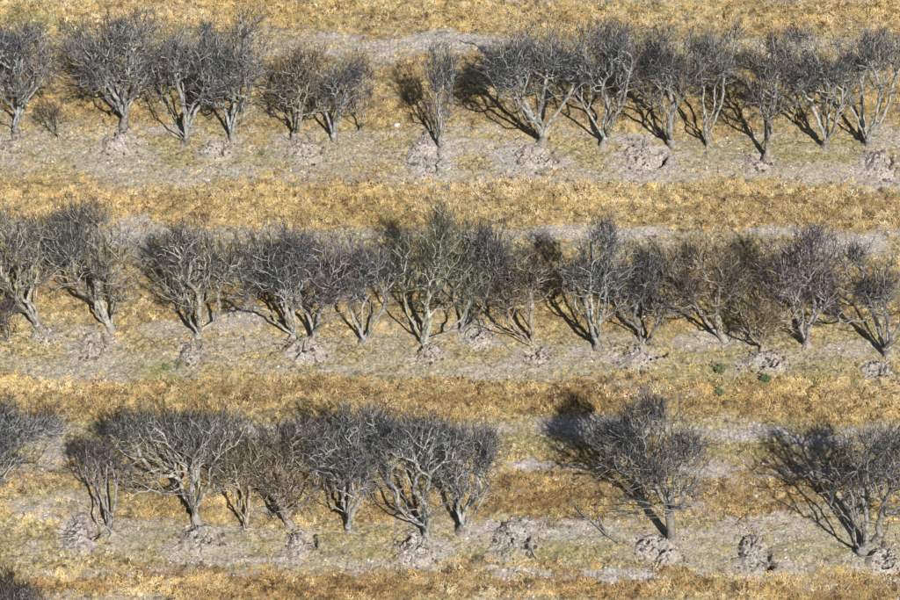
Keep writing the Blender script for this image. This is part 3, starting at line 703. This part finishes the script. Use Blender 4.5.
# ------------------------------------------------------------------ dry grass (uncountable)
def build_grass():
    rg = np.random.default_rng(77)
    col = bpy.data.collections.new('grass_sources')
    m, nt, b = mat('dry_grass', .8)
    at = attr(nt, 'tint', 'INSTANCER')
    hs = mix(nt, 1.0, at.outputs['Color'], ramp(nt, noise(nt, 40, 2, .5, wpos(nt)), [(.3, (.75, .72, .68)), (.7, (1.15, 1.15, 1.15))]), 'MULTIPLY')
    nt.links.new(hs, b.inputs['Base Color'])
    for k in range(8):
        V = []; F = []; nb = 22
        for j in range(nb):
            th = rg.uniform(0, 6.28); el = rg.uniform(.1, 1.0) if k < 3 else rg.uniform(.03, .4)
            L = rg.uniform(.5, 1.25); d = np.array([math.cos(th) * math.cos(el), math.sin(th) * math.cos(el), math.sin(el)])
            o = np.array([rg.uniform(-.55, .55), rg.uniform(-.55, .55), -.05]); w = np.array([-math.sin(th), math.cos(th), 0]) * rg.uniform(.018, .042)
            mid = o + d * L * .6; tip = mid + (d * .35 + np.array([math.cos(th) * .15, math.sin(th) * .15, -.25])) * L * .5
            b0 = len(V); V += [o - w, o + w, mid + w * .8, mid - w * .8, tip]
            F += [(b0, b0 + 1, b0 + 2), (b0, b0 + 2, b0 + 3), (b0 + 3, b0 + 2, b0 + 4)]
        me = mesh_np('tuft', V, None, F); me.materials.append(m)
        o = bpy.data.objects.new('tuft%d' % k, me); col.objects.link(o)
    n = 560000
    x = rg.uniform(-17.3, 17.3, n); y = rg.uniform(-15.2, 16.3, n); short = np.arange(n) > 330000
    Z = zones(x, y); gold, rust, soil, green = Z
    clump = fbm(x * .6, y * 1.2, 2.2, 91, 3)
    dens = (.25 + .75 * np.maximum(gold, rust)) * (1 - .96 * soil) * (.35 + .9 * sstep(.35, .65, clump)) * (.5 + 1.0 * sstep(.35, .6, fbm(x * .2, y * 2.4, 1.0, 94, 3)))
    dens = np.where(short, (.75 - .4 * gold) * (1 - .88 * soil) * (.2 + 1.1 * sstep(.4, .62, fbm(x, y, 4.5, 97, 2))), dens)
    keep = rg.random(n) < dens
    for (c, a, b_) in MG: keep &= (((x - c[0]) / a) ** 2 + ((y - c[1]) / b_) ** 2) > np.where(short, .3, .5)
    x, y, short = x[keep], y[keep], short[keep]; Z = tuple(a[keep] for a in Z); gold, rust, soil, green = Z
    n = len(x); z = height(x, y, Z)
    GOLD = np.array([.64, .445, .17]); TAN = np.array([.65, .545, .34]); RUSTC = np.array([.39, .255, .115]); OL = np.array([.30, .29, .12]); DK = np.array([.085, .055, .03]); GR = np.array([.44, .4, .32])
    c = np.where((rg.random(n) < .6)[:, None], TAN, GOLD)
    yel = (gold < .5) & (rg.random(n) < .7 * sstep(.45, .6, fbm(x, y, 1.1, 96, 3))); c = np.where(yel[:, None], np.array([.66, .54, .25]), c)
    k = sstep(.4, .65, fbm(x, y, .5, 95))[:, None]; c = c * (1 - .4 * k) + GOLD * .4 * k
    r = rg.random(n)
    c = np.where((r < rust * .85)[:, None], RUSTC * rg.uniform(.8, 1.25, (n, 1)), c)
    c = np.where((rg.random(n) < green * .75)[:, None], OL * rg.uniform(.7, 1.2, (n, 1)), c)
    pale = (gold < .3) & (rg.random(n) < .15); c = np.where(pale[:, None], GR, c)
    dk = rg.random(n) < .2 + .08 * rust + .16 * short; c = np.where(dk[:, None], DK, c)
    olv = rg.random(n) < .05; c = np.where(olv[:, None], OL, c)
    c = c * rg.uniform(.7, 1.25, (n, 1)) * (.72 + .56 * fbm(x * .16, y * 2.6, 1.0, 93, 3))[:, None]
    sz = (.06 + .13 * rg.random(n) ** 2.2) * (.7 + .5 * np.maximum(gold, rust)) * (.75 + .5 * clump[keep])
    sz = np.where(short, sz * .55, sz)
    scatter('dry_grass', 'straw-coloured and rust-brown dry grass covering the ground between tree rows', 'grass', col, rg, x, y, z, sz, c, .25)
def scatter(name, label, cat, col, rg, x, y, z, sz, c, tilt):
    n = len(x)
    me = bpy.data.meshes.new(name + '_points'); me.vertices.add(n)
    me.vertices.foreach_set('co', np.stack([x, y, z], 1).astype(np.float32).ravel())
    def fa(nm, v, t='FLOAT'):
        a = me.attributes.new(nm, t, 'POINT')
        a.data.foreach_set('value' if t in ('FLOAT', 'INT') else 'vector', v)
    fa('size', sz.astype(np.float32)); fa('pick', rg.integers(0, 8, n).astype(np.int32), 'INT')
    rot = np.zeros((n, 3), np.float32); rot[:, 2] = rg.uniform(0, 6.28, n); rot[:, 0] = rg.normal(0, tilt, n); fa('turn', rot.ravel(), 'FLOAT_VECTOR')
    fa('tint', c.astype(np.float32).ravel(), 'FLOAT_VECTOR')
    o = link(name, me); tag(o, label, cat, None, 'stuff')
    ng = bpy.data.node_groups.new('scatter_' + name, 'GeometryNodeTree')
    ng.interface.new_socket('Geometry', in_out='INPUT', socket_type='NodeSocketGeometry')
    ng.interface.new_socket('Geometry', in_out='OUTPUT', socket_type='NodeSocketGeometry')
    gi = ng.nodes.new('NodeGroupInput'); go = ng.nodes.new('NodeGroupOutput')
    ip = ng.nodes.new('GeometryNodeInstanceOnPoints'); ci = ng.nodes.new('GeometryNodeCollectionInfo')
    ci.inputs['Collection'].default_value = col; ci.inputs['Separate Children'].default_value = True; ci.inputs['Reset Children'].default_value = True
    def na(nm, t):
        a = ng.nodes.new('GeometryNodeInputNamedAttribute'); a.data_type = t; a.inputs['Name'].default_value = nm; return a.outputs['Attribute']
    e2r = ng.nodes.new('FunctionNodeEulerToRotation')
    L = ng.links.new
    L(gi.outputs[0], ip.inputs['Points']); L(ci.outputs[0], ip.inputs['Instance']); ip.inputs['Pick Instance'].default_value = True
    L(na('pick', 'INT'), ip.inputs['Instance Index']); L(na('turn', 'FLOAT_VECTOR'), e2r.inputs[0]); L(e2r.outputs[0], ip.inputs['Rotation'])
    L(na('size', 'FLOAT'), ip.inputs['Scale']); L(ip.outputs[0], go.inputs[0])
    md = o.modifiers.new('scatter', 'NODES'); md.node_group = ng
build_grass()
def build_clods():
    rg = np.random.default_rng(78); col = bpy.data.collections.new('clod_sources')
    m, nt, b = mat('loose_soil', .95); nt.links.new(attr(nt, 'tint', 'INSTANCER').outputs['Color'], b.inputs['Base Color'])
    import bmesh
    for k in range(8):
        bm = bmesh.new(); bmesh.ops.create_icosphere(bm, subdivisions=1, radius=1)
        for v in bm.verts: v.co = v.co * rg.uniform(.6, 1.2); v.co.z *= .7; v.co.x *= 1.2
        me = bpy.data.meshes.new('clod'); bm.to_mesh(me); bm.free(); me.materials.append(m)
        col.objects.link(bpy.data.objects.new('clod%d' % k, me))
    n = 130000; x = rg.uniform(-17.3, 17.3, n); y = rg.uniform(-15.2, 16.3, n)
    Z = zones(x, y); gold, rust, soil, green = Z
    keep = rg.random(n) < (.04 + .75 * soil) * (.1 + 1.2 * sstep(.45, .65, fbm(x, y, 1.8, 99, 3)))
    for (c, a, b_) in MG: keep &= (((x - c[0]) / a) ** 2 + ((y - c[1]) / b_) ** 2) > .9
    x, y = x[keep], y[keep]; z = height(x, y, tuple(a[keep] for a in Z)); n = len(x)
    sz = .012 + .045 * rg.random(n) ** 3
    c = np.array([.40, .355, .315]) * rg.uniform(.55, 1.3, (n, 1))
    scatter('soil_clods', 'crumbly grey soil clods strewn over the bare patches', 'soil', col, rg, x, y, z, sz, c, .5)
build_clods()

def build_litter():
    rg = np.random.default_rng(79); col = bpy.data.collections.new('litter_sources')
    m, nt, b = mat('litter_wood', .9); nt.links.new(attr(nt, 'tint', 'INSTANCER').outputs['Color'], b.inputs['Base Color'])
    for k in range(8):
        ac = Acc(); p = np.zeros(3); d = np.array([1., 0, .05]); pts = [p]
        for i in range(4):
            d = d + rg.normal(0, .25, 3) * (1, 1, .3); d /= np.linalg.norm(d); pts.append(pts[-1] + d * .25)
        tube(ac, np.array(pts) - (.5, 0, 0), np.linspace(.035, .012, 5), 3)
        tube(ac, [pts[2] - np.array((.5, 0, 0)), pts[2] - np.array((.5, 0, 0)) + d * .2 + rg.normal(0, .12, 3) * (1, 1, .3)], [.02, .008], 3)
        me = ac.mesh('stick'); me.materials.append(m); col.objects.link(bpy.data.objects.new('stick%d' % k, me))
    n = 9000; x = rg.uniform(-17, 17, n); y = rg.uniform(-15, 16, n); px, py = to_px(x, y)
    w = np.zeros(n)
    for cy in (140, 345, 535): w = np.maximum(w, np.exp(-((py - cy) / 26) ** 2))
    keep = rg.random(n) < (.04 + .75 * w) * sstep(.35, .6, fbm(x, y, .9, 98, 3)); x, y = x[keep], y[keep]; n = len(x)
    tone = rg.random(n)[:, None]; c = np.array([.06, .052, .046]) * (1 - tone) + np.array([.26, .235, .21]) * tone
    scatter('twig_litter', 'small broken twigs littering the ground under the tree rows', 'twigs', col, rg, x, y, gzv(x, y) + .02, rg.uniform(.1, .42, n), c, .15)
build_litter()
